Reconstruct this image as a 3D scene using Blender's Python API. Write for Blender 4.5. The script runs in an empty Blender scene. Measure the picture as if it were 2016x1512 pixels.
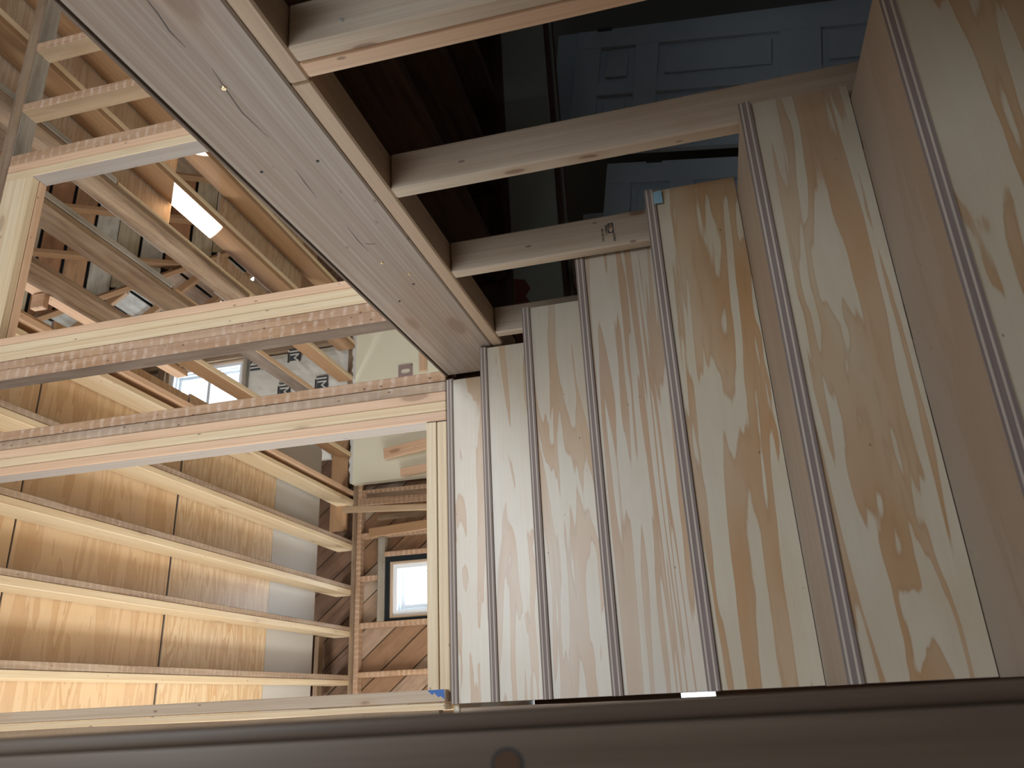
import bpy, bmesh, math, random
from mathutils import Vector, Matrix

random.seed(7)
SC = bpy.context.scene
COL = SC.collection

# ------------------------------------------------------------------ camera, world, lights, exposure
# World frame: +Y up the stairs (away from the camera), +X to the right wall, +Z up; the camera is held on its side.
cam_d = bpy.data.cameras.new('camera')
cam = bpy.data.objects.new('camera', cam_d); COL.objects.link(cam)
cam_d.sensor_width = 36.0
cam_d.lens = 1560.0 / 2016.0 * 36.0
cam_d.clip_start = 0.02
XA = (-0.04504298, -0.92671751, 0.3730493)
YA = (0.23881826, 0.35261156, 0.90478226)
ZA = (-0.97001906, 0.12984507, 0.20543439)
right = Vector((XA[0], YA[0], ZA[0])); up = -Vector((XA[1], YA[1], ZA[1])); back = -Vector((XA[2], YA[2], ZA[2]))
m = Matrix.Identity(4)
for i in range(3):
    m[i][0] = right[i]; m[i][1] = up[i]; m[i][2] = back[i]
cam.matrix_world = m
cam_d.dof.use_dof = True
cam_d.dof.focus_distance = 2.2
cam_d.dof.aperture_fstop = 9.0
SC.camera = cam

SC.view_settings.view_transform = 'Standard'
SC.view_settings.look = 'None'
SC.view_settings.gamma = 1.0
SC.view_settings.use_curve_mapping = False
SC.view_settings.exposure = 0.0

W = bpy.data.worlds.new('world'); SC.world = W; W.use_nodes = True
bg = W.node_tree.nodes['Background']
bg.inputs[0].default_value = (0.90, 0.95, 1.0, 1); bg.inputs[1].default_value = 1.9

def area(name, loc, target, sx, sy, power, color):
    l = bpy.data.lights.new(name, 'AREA'); l.shape = 'RECTANGLE'; l.size = sx; l.size_y = sy
    l.energy = power; l.color = color
    o = bpy.data.objects.new(name, l); COL.objects.link(o); o.location = loc
    o.rotation_euler = (Vector(target) - Vector(loc)).to_track_quat('-Z', 'Y').to_euler()
    return o
LIGHTS = [
    ('daylight_upper_window_behind', (2.0, -2.45, 2.2), (0.45, 2.0, 0.2), 1.6, 1.2, 60, (0.84, 0.89, 1.0)),
    ('fill_near_wall', (0.7, -2.45, 1.35), (0.8, 5.0, 1.5), 1.5, 1.2, 94, (0.84, 0.92, 1.0)),  # added fill from behind for the far ceiling and the risers
    ('daylight_left_window', (-1.58, 4.3, 1.25), (1.8, 4.3, 1.2), 3.0, 0.7, 86, (1.0, 0.97, 0.92)),
    ('fill_attic', (-1.4, 3.6, 4.9), (3.9, 6.4, 4.4), 1.2, 1.0, 170, (0.95, 0.97, 1.0)),  # added attic fill; the left wall has no opening here
    ('daylight_far_window', (0.98, 7.05, 2.39), (0.98, 0.0, 2.39), 0.7, 0.9, 40, (0.80, 0.91, 1.0)),
    ('daylight_gable_window', (3.19, 7.05, 4.84), (3.19, 0, 4.84), 0.8, 1.2, 70, (0.80, 0.90, 1.0)),
    ('daylight_lower_room_window', (4.4, 1.2, -0.2), (2.6, 3.2, -0.2), 0.7, 0.9, 0.85, (0.62, 0.80, 1.0)),
]
for a in LIGHTS: area(*a)
sp = bpy.data.lights.new('sun_patch_spot', 'SPOT'); sp.energy = 3800; sp.spot_size = math.radians(12.5); sp.spot_blend = 0.05  # spot added inside the closed attic to make the sunlit joist patch
sp.shadow_soft_size = 0.01; sp.color = (1.0, 0.95, 0.88)
so = bpy.data.objects.new('sun_patch_spot', sp); COL.objects.link(so)
so.location = (2.0, 5.55, 4.55); so.rotation_euler = (Vector((3.33, 4.13, 3.25)) - so.location).to_track_quat('-Z', 'Y').to_euler()

# ------------------------------------------------------------------ materials
class NT:
    def __init__(s, name, rough=0.55, spec=0.4):
        s.m = bpy.data.materials.new(name); s.m.use_nodes = True
        s.t = s.m.node_tree; s.n = s.t.nodes; s.b = s.n['Principled BSDF']
        s.b.inputs['Roughness'].default_value = rough
        s.b.inputs['Specular IOR Level'].default_value = spec
    def add(s, typ, **kw):
        n = s.n.new(typ)
        for k, v in kw.items(): setattr(n, k, v)
        return n
    def link(s, a, b): s.t.links.new(a, b)
    def coords(s, scale=(1, 1, 1), rnd=40.0):
        tc = s.add('ShaderNodeTexCoord'); oi = s.add('ShaderNodeObjectInfo')
        mu = s.add('ShaderNodeMath', operation='MULTIPLY'); s.link(oi.outputs['Random'], mu.inputs[0]); mu.inputs[1].default_value = rnd
        ad = s.add('ShaderNodeVectorMath', operation='ADD'); s.link(tc.outputs['Object'], ad.inputs[0]); s.link(mu.outputs[0], ad.inputs[1])
        return ad.outputs[0], oi.outputs['Random']
    def scaled(s, v, scale):
        mp = s.add('ShaderNodeVectorMath', operation='MULTIPLY'); s.link(v, mp.inputs[0]); mp.inputs[1].default_value = scale
        return mp.outputs[0]
    def noise(s, v, scale, detail=3, rough=0.5, dist=0.0):
        n = s.add('ShaderNodeTexNoise'); s.link(v, n.inputs['Vector']); n.inputs['Scale'].default_value = scale
        n.inputs['Detail'].default_value = detail; n.inputs['Roughness'].default_value = rough; n.inputs['Distortion'].default_value = dist
        return n.outputs['Fac']
    def ramp(s, f, stops, interp='LINEAR'):
        r = s.add('ShaderNodeValToRGB'); r.color_ramp.interpolation = interp; s.link(f, r.inputs[0])
        e = r.color_ramp.elements
        while len(e) < len(stops): e.new(0.5)
        for i, (p, c) in enumerate(stops):
            e[i].position = p; e[i].color = (c, c, c, 1) if not hasattr(c, '__len__') else (*c, 1)
        return r.outputs[0]
    def math(s, op, a, b=None, clamp=False):
        n = s.add('ShaderNodeMath', operation=op); n.use_clamp = clamp
        for i, x in enumerate((a, b)):
            if x is None: continue
            if hasattr(x, 'links'): s.link(x, n.inputs[i])
            else: n.inputs[i].default_value = x
        return n.outputs[0]
    def mix(s, f, a, b, mode='MIX'):
        n = s.add('ShaderNodeMix', data_type='RGBA', blend_type=mode)
        for i, x in ((0, f), (6, a), (7, b)):
            if hasattr(x, 'links'): s.link(x, n.inputs[i])
            elif i == 0: n.inputs[0].default_value = x
            else: n.inputs[i].default_value = (*x, 1)
        return n.outputs[2]
    def color(s, c): s.link(c, s.b.inputs['Base Color'])
    def bump(s, h, strength=0.2, dist=0.002):
        b = s.add('ShaderNodeBump'); b.inputs['Strength'].default_value = strength; b.inputs['Distance'].default_value = dist
        s.link(h, b.inputs['Height']); s.link(b.outputs[0], s.b.inputs['Normal'])

# every board mesh has its length (the grain) along local X, width along Y, thickness along Z
def m_ply(name, light, tan, bands=3.2, sx=1.3, sy=5.5, thr=0.52, rough=0.42, soft=0.03, jagk=0.16):
    t = NT(name, rough, 0.5)
    v, r = t.coords()
    w = t.scaled(v, (sx, sy, sy))
    n0 = t.noise(w, 1.0, 2.4, 0.5, 1.7)
    jag = t.noise(t.scaled(v, (7, 75, 75)), 1.0, 3, 0.65)
    jag2 = t.noise(t.scaled(v, (4, 22, 22)), 1.0, 2, 0.5)
    h = t.math('ADD', t.math('MULTIPLY', n0, bands), t.math('ADD', t.math('MULTIPLY', jag, jagk), t.math('MULTIPLY', jag2, jagk * 2.2)))
    fr = t.math('MULTIPLY', t.math('PINGPONG', h, 0.5), 2.0)
    mask = t.ramp(fr, [(thr - soft, 0.0), (thr + soft, 1.0)])
    line = t.ramp(fr, [(0.0, 0), (thr - 0.05, 0.0), (thr + 0.02, 1.0), (thr + 0.14, 0.0)])
    fine = t.noise(t.scaled(v, (3, 150, 150)), 1.0, 2, 0.6)
    mott = t.noise(t.scaled(v, (5, 12, 12)), 1.0, 3, 0.6)
    soft_n = t.ramp(t.noise(t.scaled(v, (2.5, 9, 9)), 1.0, 2, 0.5), [(0.3, 0.45), (0.62, 1.0)])
    c = t.mix(t.math('MULTIPLY', mask, soft_n), light, tan)
    c = t.mix(t.math('MULTIPLY', line, 0.30), c, (tan[0] * 0.72, tan[1] * 0.66, tan[2] * 0.6))
    c = t.mix(t.math('MULTIPLY', t.ramp(mott, [(0.42, 0), (0.7, 1)]), 0.22), c, (tan[0] * .95, tan[1] * .98, tan[2]))
    c = t.mix(t.math('MULTIPLY', t.ramp(fine, [(0.4, 0), (0.75, 1)]), 0.13), c, (0.42, 0.33, 0.25))
    big = t.noise(t.scaled(v, (2, 3, 3)), 1.0, 2, 0.5)
    c = t.mix(t.math('MULTIPLY', t.ramp(big, [(0.4, 0), (0.7, 1)]), 0.25), c, (light[0] * .92, light[1] * .96, light[2] * 1.12))
    vo = t.add('ShaderNodeTexVoronoi'); t.link(t.scaled(v, (11, 22, 22)), vo.inputs['Vector']); vo.inputs['Scale'].default_value = 1.0
    fl = t.ramp(vo.outputs['Distance'], [(0.0, 1), (0.022, 1), (0.04, 0)])
    c = t.mix(t.math('MULTIPLY', fl, 0.7), c, (0.07, 0.04, 0.02))
    t.color(c)
    return t.m

def m_plyedge(name):
    t = NT(name, 0.7, 0.2)
    v, r = t.coords(rnd=0.0)
    sep = t.add('ShaderNodeSeparateXYZ'); t.link(v, sep.inputs[0])
    z = t.math('MULTIPLY', t.math('ADD', sep.outputs[2], 0.5), 1.0 / 0.0113)
    fr = t.math('FRACT', z)
    st = t.ramp(fr, [(0.0, (0.25, 0.20, 0.18)), (0.58, (0.21, 0.17, 0.155)), (0.66, (0.60, 0.52, 0.43)), (0.90, (0.62, 0.54, 0.45)), (0.96, (0.13, 0.10, 0.09))])
    n = t.noise(t.scaled(v, (6, 40, 200)), 1.0, 3, 0.6)
    c = t.mix(t.math('MULTIPLY', t.ramp(n, [(0.35, 0), (0.7, 1)]), 0.45), st, (0.33, 0.28, 0.25))
    t.color(c)
    return t.m

def m_pine(name, base, dark, knots=0.5, streak=0.5, rough=0.5, kscale=(2.2, 7.0, 7.0), ridge=0.12):
    t = NT(name, rough, 0.35)
    v, r = t.coords()
    st = t.noise(t.scaled(v, (0.8, 26, 26)), 1.0, 4, 0.6, 0.6)
    fine = t.noise(t.scaled(v, (4, 190, 190)), 1.0, 2, 0.6)
    c = t.mix(t.math('MULTIPLY', t.ramp(st, [(0.38, 0), (0.66, 1)]), streak), base, dark)
    c = t.mix(t.math('MULTIPLY', t.ramp(fine, [(0.4, 0), (0.7, 1)]), 0.22), c, (dark[0] * .6, dark[1] * .55, dark[2] * .5))
    mid = t.noise(t.scaled(v, (0.5, 75, 75)), 1.0, 2, 0.5, 0.4)
    c = t.mix(t.math('MULTIPLY', t.ramp(mid, [(0.45, 0), (0.62, 1)]), 0.30), c, (dark[0] * .85, dark[1] * .8, dark[2] * .75))
    bl = t.noise(t.scaled(v, (1.5, 4, 4)), 1.0, 2, 0.5)
    c = t.mix(t.math('MULTIPLY', t.ramp(bl, [(0.45, 0), (0.75, 1)]), 0.25), c, (base[0] * .78, base[1] * .78, base[2] * .8))
    vo = t.add('ShaderNodeTexVoronoi'); t.link(t.scaled(v, kscale), vo.inputs['Vector']); vo.inputs['Scale'].default_value = 1.0
    d = vo.outputs['Distance']
    halo = t.ramp(d, [(0.0, 1), (0.13, 0.8), (0.30, 0)])
    core = t.ramp(d, [(0.0, 1), (0.10, 1), (0.14, 0)])
    c = t.mix(t.math('MULTIPLY', halo, 0.45 * knots), c, (0.42, 0.24, 0.12))
    c = t.mix(t.math('MULTIPLY', core, 0.75 * knots), c, (0.17, 0.085, 0.045))
    v2 = t.add('ShaderNodeTexVoronoi'); t.link(t.scaled(v, (9, 22, 22)), v2.inputs['Vector']); v2.inputs['Scale'].default_value = 1.0
    dot = t.ramp(v2.outputs['Distance'], [(0.0, 1), (0.06, 1), (0.09, 0)])
    c = t.mix(t.math('MULTIPLY', dot, 0.6), c, (0.10, 0.07, 0.05))
    rid = t.noise(t.scaled(v, (0.25, 110, 110)), 1.0, 1, 0.5)
    c = t.mix(t.math('MULTIPLY', t.ramp(rid, [(0.42, 0), (0.6, 1)]), ridge), c, (dark[0] * .7, dark[1] * .62, dark[2] * .55))
    t.color(c); t.bump(rid if ridge > 0.3 else st, 0.12, 0.001)
    return t.m

def m_old(name, base, dark, pale, lath=0.0, gray=0.3, rough=0.8):
    t = NT(name, rough, 0.2)
    v, r = t.coords()
    st = t.noise(t.scaled(v, (1.5, 22, 22)), 1.0, 5, 0.65, 0.5)
    bl = t.noise(t.scaled(v, (3, 7, 7)), 1.0, 3, 0.6)
    saw = t.noise(t.scaled(v, (90, 4, 4)), 1.0, 2, 0.6)
    c = t.mix(t.ramp(st, [(0.36, 0), (0.66, 1)]), base, dark)
    c = t.mix(t.math('MULTIPLY', t.ramp(bl, [(0.42, 0), (0.66, 1)]), gray), c, pale)
    c = t.mix(t.math('MULTIPLY', t.ramp(saw, [(0.5, 0), (0.7, 1)]), 0.18), c, dark)
    if lath:
        sep = t.add('ShaderNodeSeparateXYZ'); t.link(v, sep.inputs[0])
        wob = t.noise(t.scaled(v, (14, 30, 30)), 1.0, 2, 0.5)
        x = t.math('ADD', t.math('MULTIPLY', sep.outputs[0], 21.0), t.math('MULTIPLY', wob, 0.55))
        f = t.math('FRACT', x)
        band = t.ramp(f, [(0.0, 0), (0.55, 0.0), (0.72, 1), (0.9, 1.0), (1.0, 0.0)])
        patch = t.ramp(t.noise(t.scaled(v, (8, 30, 30)), 1.0, 3, 0.6), [(0.35, 0), (0.6, 1)])
        c = t.mix(t.math('MULTIPLY', t.math('MULTIPLY', band, patch), lath), c, (0.66, 0.53, 0.43))
        vo = t.add('ShaderNodeTexVoronoi'); t.link(t.scaled(v, (16, 34, 34)), vo.inputs['Vector']); vo.inputs['Scale'].default_value = 1.0
        dot = t.ramp(vo.outputs['Distance'], [(0.0, 1), (0.08, 1), (0.11, 0)])
        c = t.mix(t.math('MULTIPLY', dot, 0.75), c, (0.06, 0.035, 0.025))
    t.color(c); t.bump(st, 0.35, 0.002)
    return t.m

def m_random_board(name, stops, rough=0.8, dark=(0.12, 0.075, 0.045)):
    t = NT(name, rough, 0.2)
    v, r = t.coords()
    base = t.ramp(r, stops, 'CONSTANT')
    st = t.noise(t.scaled(v, (1.2, 18, 18)), 1.0, 4, 0.6, 0.5)
    c = t.mix(t.math('MULTIPLY', t.ramp(st, [(0.45, 0), (0.8, 1)]), 0.55), base, dark)
    bl = t.noise(t.scaled(v, (4, 9, 9)), 1.0, 3, 0.6)
    c = t.mix(t.math('MULTIPLY', t.ramp(bl, [(0.5, 0), (0.7, 1)]), 0.4), c, dark)
    t.color(c); t.bump(st, 0.2, 0.002)
    return t.m

def m_plain(name, col, rough=0.6, spec=0.3, metal=0.0, var=0.1, vs=3.0):
    t = NT(name, rough, spec); t.b.inputs['Metallic'].default_value = metal
    v, r = t.coords()
    n = t.noise(v, vs, 4, 0.6)
    c = t.mix(t.math('MULTIPLY', t.ramp(n, [(0.35, 0), (0.7, 1)]), var), col, tuple(x * 0.6 for x in col))
    t.color(c)
    return t.m

MAT = {}
M = MAT
M['ply_a'] = m_ply('stair_plywood', (0.60, 0.535, 0.40), (0.47, 0.275, 0.125), 2.8, 0.85, 8.0, 0.70, 0.36)
M['ply_b'] = m_ply('stair_plywood_striped', (0.62, 0.56, 0.45), (0.49, 0.31, 0.17), 5.5, 0.45, 12.0, 0.60, 0.36, 0.04, 0.10)
M['ply_c'] = m_ply('stair_plywood_pale', (0.63, 0.57, 0.45), (0.52, 0.335, 0.18), 3.0, 1.0, 9.0, 0.60, 0.36)
M['ply_tread'] = m_ply('shaded_tread_plywood', (0.43, 0.36, 0.28), (0.38, 0.29, 0.205), 2.0, 0.9, 6.0, 0.6, 0.45, 0.25)  # stair plywood darkened: shade on the treads put into the colour
M['ply_edge'] = m_plyedge('plywood_edge')
M['ply_ceil'] = m_ply('ceiling_plywood', (0.76, 0.57, 0.36), (0.64, 0.43, 0.24), 3.0, 0.8, 8.0, 0.58)
M['ply_ceil2'] = m_ply('ceiling_plywood_striped', (0.78, 0.63, 0.42), (0.63, 0.42, 0.23), 4.0, 1.6, 13.0, 0.52)
M['ply_attic'] = m_ply('attic_plywood', (0.74, 0.62, 0.47), (0.60, 0.44, 0.29), 5.0, 1.0, 7.0, 0.6)
M['pine'] = m_pine('new_pine', (0.74, 0.55, 0.36), (0.60, 0.38, 0.21), 0.7, 0.55)
M['pine_pale'] = m_pine('new_pine_pale', (0.80, 0.68, 0.47), (0.70, 0.50, 0.28), 0.5, 0.6)
M['pine_pink'] = m_pine('new_pine_pinkish', (0.78, 0.56, 0.38), (0.66, 0.40, 0.24), 0.6, 0.5)
M['pine_stud'] = m_pine('stud_pine', (0.62, 0.52, 0.40), (0.50, 0.38, 0.26), 0.9, 0.5, 0.5, (5, 15, 15))
M['pine_gray'] = m_pine('weathered_pine', (0.40, 0.345, 0.295), (0.30, 0.235, 0.185), 0.7, 0.7, 0.36, (1.6, 5, 5), 0.42)
M['pine_plate'] = m_pine('plate_pine', (0.56, 0.43, 0.31), (0.45, 0.32, 0.21), 0.7, 0.5)
M['pine_brown'] = m_pine('brown_side_pine', (0.40, 0.245, 0.13), (0.30, 0.17, 0.085), 0.8, 0.5)
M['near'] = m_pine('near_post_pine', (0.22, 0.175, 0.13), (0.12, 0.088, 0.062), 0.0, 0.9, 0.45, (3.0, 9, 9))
M['old_lath'] = m_old('old_lumber_with_plaster_marks', (0.50, 0.33, 0.20), (0.36, 0.21, 0.12), (0.52, 0.40, 0.32), 0.5, 0.3)
M['old_lath_gray'] = m_old('old_gray_lumber_with_plaster_marks', (0.47, 0.35, 0.24), (0.28, 0.19, 0.13), (0.50, 0.42, 0.34), 0.28, 0.4)
M['old'] = m_old('old_brown_lumber', (0.32, 0.225, 0.14), (0.17, 0.11, 0.07), (0.40, 0.32, 0.24), 0, 0.3)
M['old_side'] = m_old('old_gray_brown_side', (0.20, 0.155, 0.12), (0.12, 0.09, 0.07), (0.30, 0.25, 0.21), 0, 0.3)
M['old_tan'] = m_old('old_tan_side', (0.46, 0.335, 0.21), (0.36, 0.25, 0.15), (0.52, 0.42, 0.30), 0, 0.3)
M['pine_shade_side'] = m_pine('pine_side_in_shade', (0.40, 0.37, 0.34), (0.36, 0.325, 0.29), 0.5, 0.4)  # new pine side faces greyed: their shade is in the colour
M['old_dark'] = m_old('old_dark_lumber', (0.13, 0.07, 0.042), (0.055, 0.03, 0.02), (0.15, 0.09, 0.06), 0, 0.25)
M['old_gray'] = m_old('old_gray_lumber', (0.40, 0.36, 0.29), (0.22, 0.19, 0.15), (0.46, 0.44, 0.38), 0, 0.5)
M['roof'] = m_random_board('old_roof_boards', [(0.0, (0.42, 0.37, 0.25)), (0.2, (0.36, 0.19, 0.10)), (0.38, (0.50, 0.44, 0.31)), (0.55, (0.44, 0.27, 0.15)), (0.7, (0.48, 0.47, 0.40)), (0.86, (0.30, 0.16, 0.09))])
M['roof_gray'] = m_random_board('old_gray_roof_boards', [(0.0, (0.42, 0.42, 0.38)), (0.3, (0.34, 0.33, 0.29)), (0.6, (0.46, 0.45, 0.41)), (0.8, (0.33, 0.24, 0.18))])
M['sheath'] = m_random_board('old_diagonal_sheathing', [(0.0, (0.32, 0.19, 0.11)), (0.3, (0.42, 0.30, 0.21)), (0.55, (0.27, 0.16, 0.09)), (0.75, (0.46, 0.36, 0.27))])
M['shade_knot_brown'] = m_old('shaded_sheathing_and_knot', (0.15, 0.085, 0.05), (0.07, 0.04, 0.025), (0.2, 0.13, 0.09), 0, 0.3)  # sheathing above the plate: shade put into the colour; also the post knot
M['felt'] = m_plain('black_felt', (0.02, 0.024, 0.026), 0.9, 0.1)
M['white_board'] = m_plain('white_painted_panel', (0.60, 0.60, 0.58), 0.45, 0.4, 0, 0.08)
M['cream'] = m_plain('cream_wallboard', (0.86, 0.84, 0.66), 0.6, 0.3, 0, 0.10, 1.2)
M['plaster'] = m_plain('broken_plaster', (0.72, 0.72, 0.68), 0.8, 0.2, 0, 0.3, 30)
M['white_paint'] = m_plain('white_window_paint', (0.84, 0.90, 0.95), 0.4, 0.4)
M['foil'] = m_plain('insulation_facing', (0.74, 0.73, 0.66), 0.45, 0.5, 0, 0.2, 8)
M['foil_dark'] = m_plain('insulation_side', (0.20, 0.19, 0.18), 0.8, 0.2)
M['ink'] = m_plain('dark_print', (0.06, 0.07, 0.08), 0.7, 0.2)
M['screw'] = m_plain('brass_screw', (0.75, 0.62, 0.38), 0.3, 0.5, 0.9)
M['zinc'] = m_plain('zinc_screw', (0.7, 0.72, 0.72), 0.3, 0.5, 0.9)
M['hinge'] = m_plain('dark_hinge', (0.05, 0.05, 0.05), 0.5, 0.4, 0.6)
M['door'] = m_plain('blue_gray_door_paint', (0.52, 0.60, 0.66), 0.5, 0.35, 0, 0.15, 2)
M['trim_paint'] = m_plain('dull_green_trim_paint', (0.40, 0.42, 0.36), 0.6, 0.3, 0, 0.2, 5)
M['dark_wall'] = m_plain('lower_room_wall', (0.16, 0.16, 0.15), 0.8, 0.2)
M['blue_paint'] = m_plain('blue_marking_paint', (0.03, 0.13, 0.42), 0.5, 0.4)
M['pale_blue'] = m_plain('pale_blue_chalk', (0.30, 0.50, 0.60), 0.8, 0.2, 0, 0.5, 60)
M['red_paint'] = m_plain('old_red_paint', (0.20, 0.06, 0.04), 0.7, 0.2)
M['plate_metal'] = m_plain('brown_metal_plate', (0.36, 0.27, 0.26), 0.5, 0.4)
def m_glass():
    t = NT('window_glass', 0.02, 0.5)
    tr = t.add('ShaderNodeBsdfTransparent'); gl = t.add('ShaderNodeBsdfGlossy'); gl.inputs['Roughness'].default_value = 0.02
    mx = t.add('ShaderNodeMixShader'); mx.inputs[0].default_value = 0.06
    t.link(tr.outputs[0], mx.inputs[1]); t.link(gl.outputs[0], mx.inputs[2]); t.link(mx.outputs[0], t.n['Material Output'].inputs['Surface'])
    return t.m
M['glass'] = m_glass()

# ------------------------------------------------------------------ helpers
def link(name, me, parent=None):
    o = bpy.data.objects.new(name, me); COL.objects.link(o)
    return o
def setparent(o, p):
    if p is not None:
        o.parent = p
        o.matrix_parent_inverse = MW[p.name].inverted()
MW = {}
def thing(name, label, cat, loc=(0, 0, 0), group=None):
    o = bpy.data.objects.new(name, None); COL.objects.link(o); o.location = loc
    o.empty_display_size = 0.05
    MW[o.name] = Matrix.Translation(Vector(loc))
    o['label'] = label; o['category'] = cat
    if group: o['group'] = group
    return o
def struct(name, loc=(0, 0, 0)):
    o = bpy.data.objects.new(name, None); COL.objects.link(o); o.location = loc
    MW[o.name] = Matrix.Translation(Vector(loc)); o['kind'] = 'structure'
    return o
def tag(o, label, cat, group=None):
    o['label'] = label; o['category'] = cat
    if group: o['group'] = group
    return o

def box_me(name, L, Wd, T, bev, mats):
    bm = bmesh.new()
    bmesh.ops.create_cube(bm, size=1.0)
    for v in bm.verts: v.co = Vector((v.co.x * L, v.co.y * Wd, v.co.z * T))
    if bev > 0:
        bmesh.ops.bevel(bm, geom=bm.edges[:], offset=min(bev, T * .3, Wd * .3, L * .3), segments=1, affect='EDGES')
    me = bpy.data.meshes.new(name)
    if len(mats) > 1:      # ply: faces not facing +-Z take the edge material
        bm.normal_update()
        for f in bm.faces:
            if abs(f.normal.z) < 0.9: f.material_index = 1
    bm.to_mesh(me); bm.free()
    for mt in mats: me.materials.append(mt)
    return me

def frame(xd, zd):
    x = Vector(xd).normalized(); z = Vector(zd); z = (z - x * z.dot(x)).normalized(); y = z.cross(x)
    mm = Matrix.Identity(4)
    for i in range(3): mm[i][0] = x[i]; mm[i][1] = y[i]; mm[i][2] = z[i]
    return mm

def board(name, a, b, w, t, n, mat, parent=None, bev=0.003):
    """a board from point a to point b (centre line); w wide, t thick, n the normal of its wide face"""
    a = Vector(a); b = Vector(b); mats = mat if isinstance(mat, (list, tuple)) else [mat]
    mats = [M[k] if isinstance(k, str) else k for k in mats]
    me = box_me(name, (b - a).length, w, t, bev, mats)
    o = link(name, me)
    mm = frame(b - a, n); mm.translation = (a + b) / 2
    o.matrix_world = mm; MW[o.name] = mm.copy()
    setparent(o, parent)
    return o

def bx(name, xr, yr, zr, g, mat, parent=None, bev=0.003, flat=None):
    """axis-aligned board, grain along axis g"""
    c = [(r[0] + r[1]) / 2 for r in (xr, yr, zr)]; d = [abs(r[1] - r[0]) for r in (xr, yr, zr)]
    gi = 'xyz'.index(g); oth = [i for i in range(3) if i != gi]
    ti = oth[0] if d[oth[0]] < d[oth[1]] else oth[1]
    if flat: ti = 'xyz'.index(flat)
    wi = [i for i in oth if i != ti][0]
    a = list(c); b = list(c); a[gi] -= d[gi] / 2; b[gi] += d[gi] / 2
    n = [0, 0, 0]; n[ti] = 1
    return board(name, a, b, d[wi], d[ti], n, mat, parent, bev)

def poly_prism(name, pts, n, depth, mat, parent=None, grain=None):
    """a flat polygon (3D points, in order) given a thickness along -n; object frame follows the grain"""
    n = Vector(n).normalized(); pts = [Vector(p) for p in pts]; c = sum(pts, Vector()) / len(pts)
    mm = frame(grain if grain is not None else pts[1] - pts[0], n); mm.translation = c; inv = mm.inverted()
    bm = bmesh.new()
    top = [bm.verts.new(inv @ p) for p in pts]; bot = [bm.verts.new(inv @ (p - n * depth)) for p in pts]
    bm.faces.new(top); bm.faces.new(bot[::-1])
    k = len(pts)
    for i in range(k): bm.faces.new((top[i], bot[i], bot[(i + 1) % k], top[(i + 1) % k]))
    bmesh.ops.recalc_face_normals(bm, faces=bm.faces[:])
    mats = mat if isinstance(mat, (list, tuple)) else [mat]
    if len(mats) > 1:
        bm.normal_update()
        for f in bm.faces:
            if abs(f.normal.z) < 0.9: f.material_index = 1
    me = bpy.data.meshes.new(name); bm.to_mesh(me); bm.free()
    for q in mats: me.materials.append(M[q])
    o = link(name, me); o.matrix_world = mm; MW[o.name] = mm.copy(); setparent(o, parent)
    return o

def screw_head(parent, p, n, r=0.005, mat='screw', name='screw'):
    bm = bmesh.new()
    bmesh.ops.create_cone(bm, cap_ends=True, segments=14, radius1=r, radius2=r * 0.8, depth=0.003)
    bmesh.ops.create_cone(bm, cap_ends=True, segments=8, radius1=r * .4, radius2=r * .3, depth=0.0042)
    me = bpy.data.meshes.new(name); bm.to_mesh(me); bm.free(); me.materials.append(M[mat])
    o = link(name, me); mm = frame((0, 0, 1) if abs(Vector(n).z) < .9 else (1, 0, 0), n); mm.translation = Vector(p) + Vector(n).normalized() * 0.0012
    o.matrix_world = mm; MW[o.name] = mm.copy(); setparent(o, parent); return o

# ------------------------------------------------------------------ numbers measured off the photograph
Y0, RUN, Z0, RISE = 1.04, 0.2493, -0.377, 0.2
FLOOR = 0.82                       # top of the upper floor
def XW(y): return 0.996 + 0.068 * (y - 0.88)        # face of the right-hand wall, slightly out of square
UV = Vector((0.068, 1, 0)).normalized()              # direction of that wall
NV = Vector((-UV.y, UV.x, 0))                        # its normal, towards the stairs
def wallp(y, z, off=0.0):                             # point on the wall face, off = into the wall
    return Vector((XW(y), y, z)) - NV * off
YW = 2.53                          # stud wall at the head of the stairs
ZJ = 3.10                          # underside of the ceiling joists
YF = 6.72                          # far wall, face of the studs

# ------------------------------------------------------------------ setting: floors and walls
fl = struct('floor', (2.7, 4, FLOOR))
# upper floor: wide subfloor boards, beyond the stair head and to the right of the stairwell
for i in range(10):
    x0 = 1.12 + i * 0.42
    a, b = (-1.5, 2.7) if i < 0 else (-0.6, 6.9)
    bx('subfloor_board', (x0, x0 + 0.41), (0.0, 6.85), (FLOOR - 0.02, FLOOR), 'y', ['ply_a', 'old_dark'], fl, flat='z')
for i in range(6):
    x0 = -1.40 + i * 0.42
    bx('subfloor_board', (x0, x0 + 0.41), (2.56, 6.85), (FLOOR - 0.02, FLOOR), 'y', 'ply_a', fl)
bx('shade_floor_sheet', (-1.6, 0.95), (-2.6, -0.75), (FLOOR - 0.02, FLOOR), 'x', 'ply_a', fl)  # unseen near floor and header, added to shade the lower steps
bx('shade_floor_header', (-1.6, 0.95), (-0.80, -0.76), (FLOOR - 0.22, FLOOR - 0.021), 'x', 'pine', fl)
lf = struct('floor_lower', (1.5, 1.5, -1.8))
for i in range(9):
    x0 = -1.6 + i * 0.7
    bx('floor_sheet', (x0, x0 + 0.69), (-2.4, 3.7), (-1.82, -1.80), 'y', 'old', lf)

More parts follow.
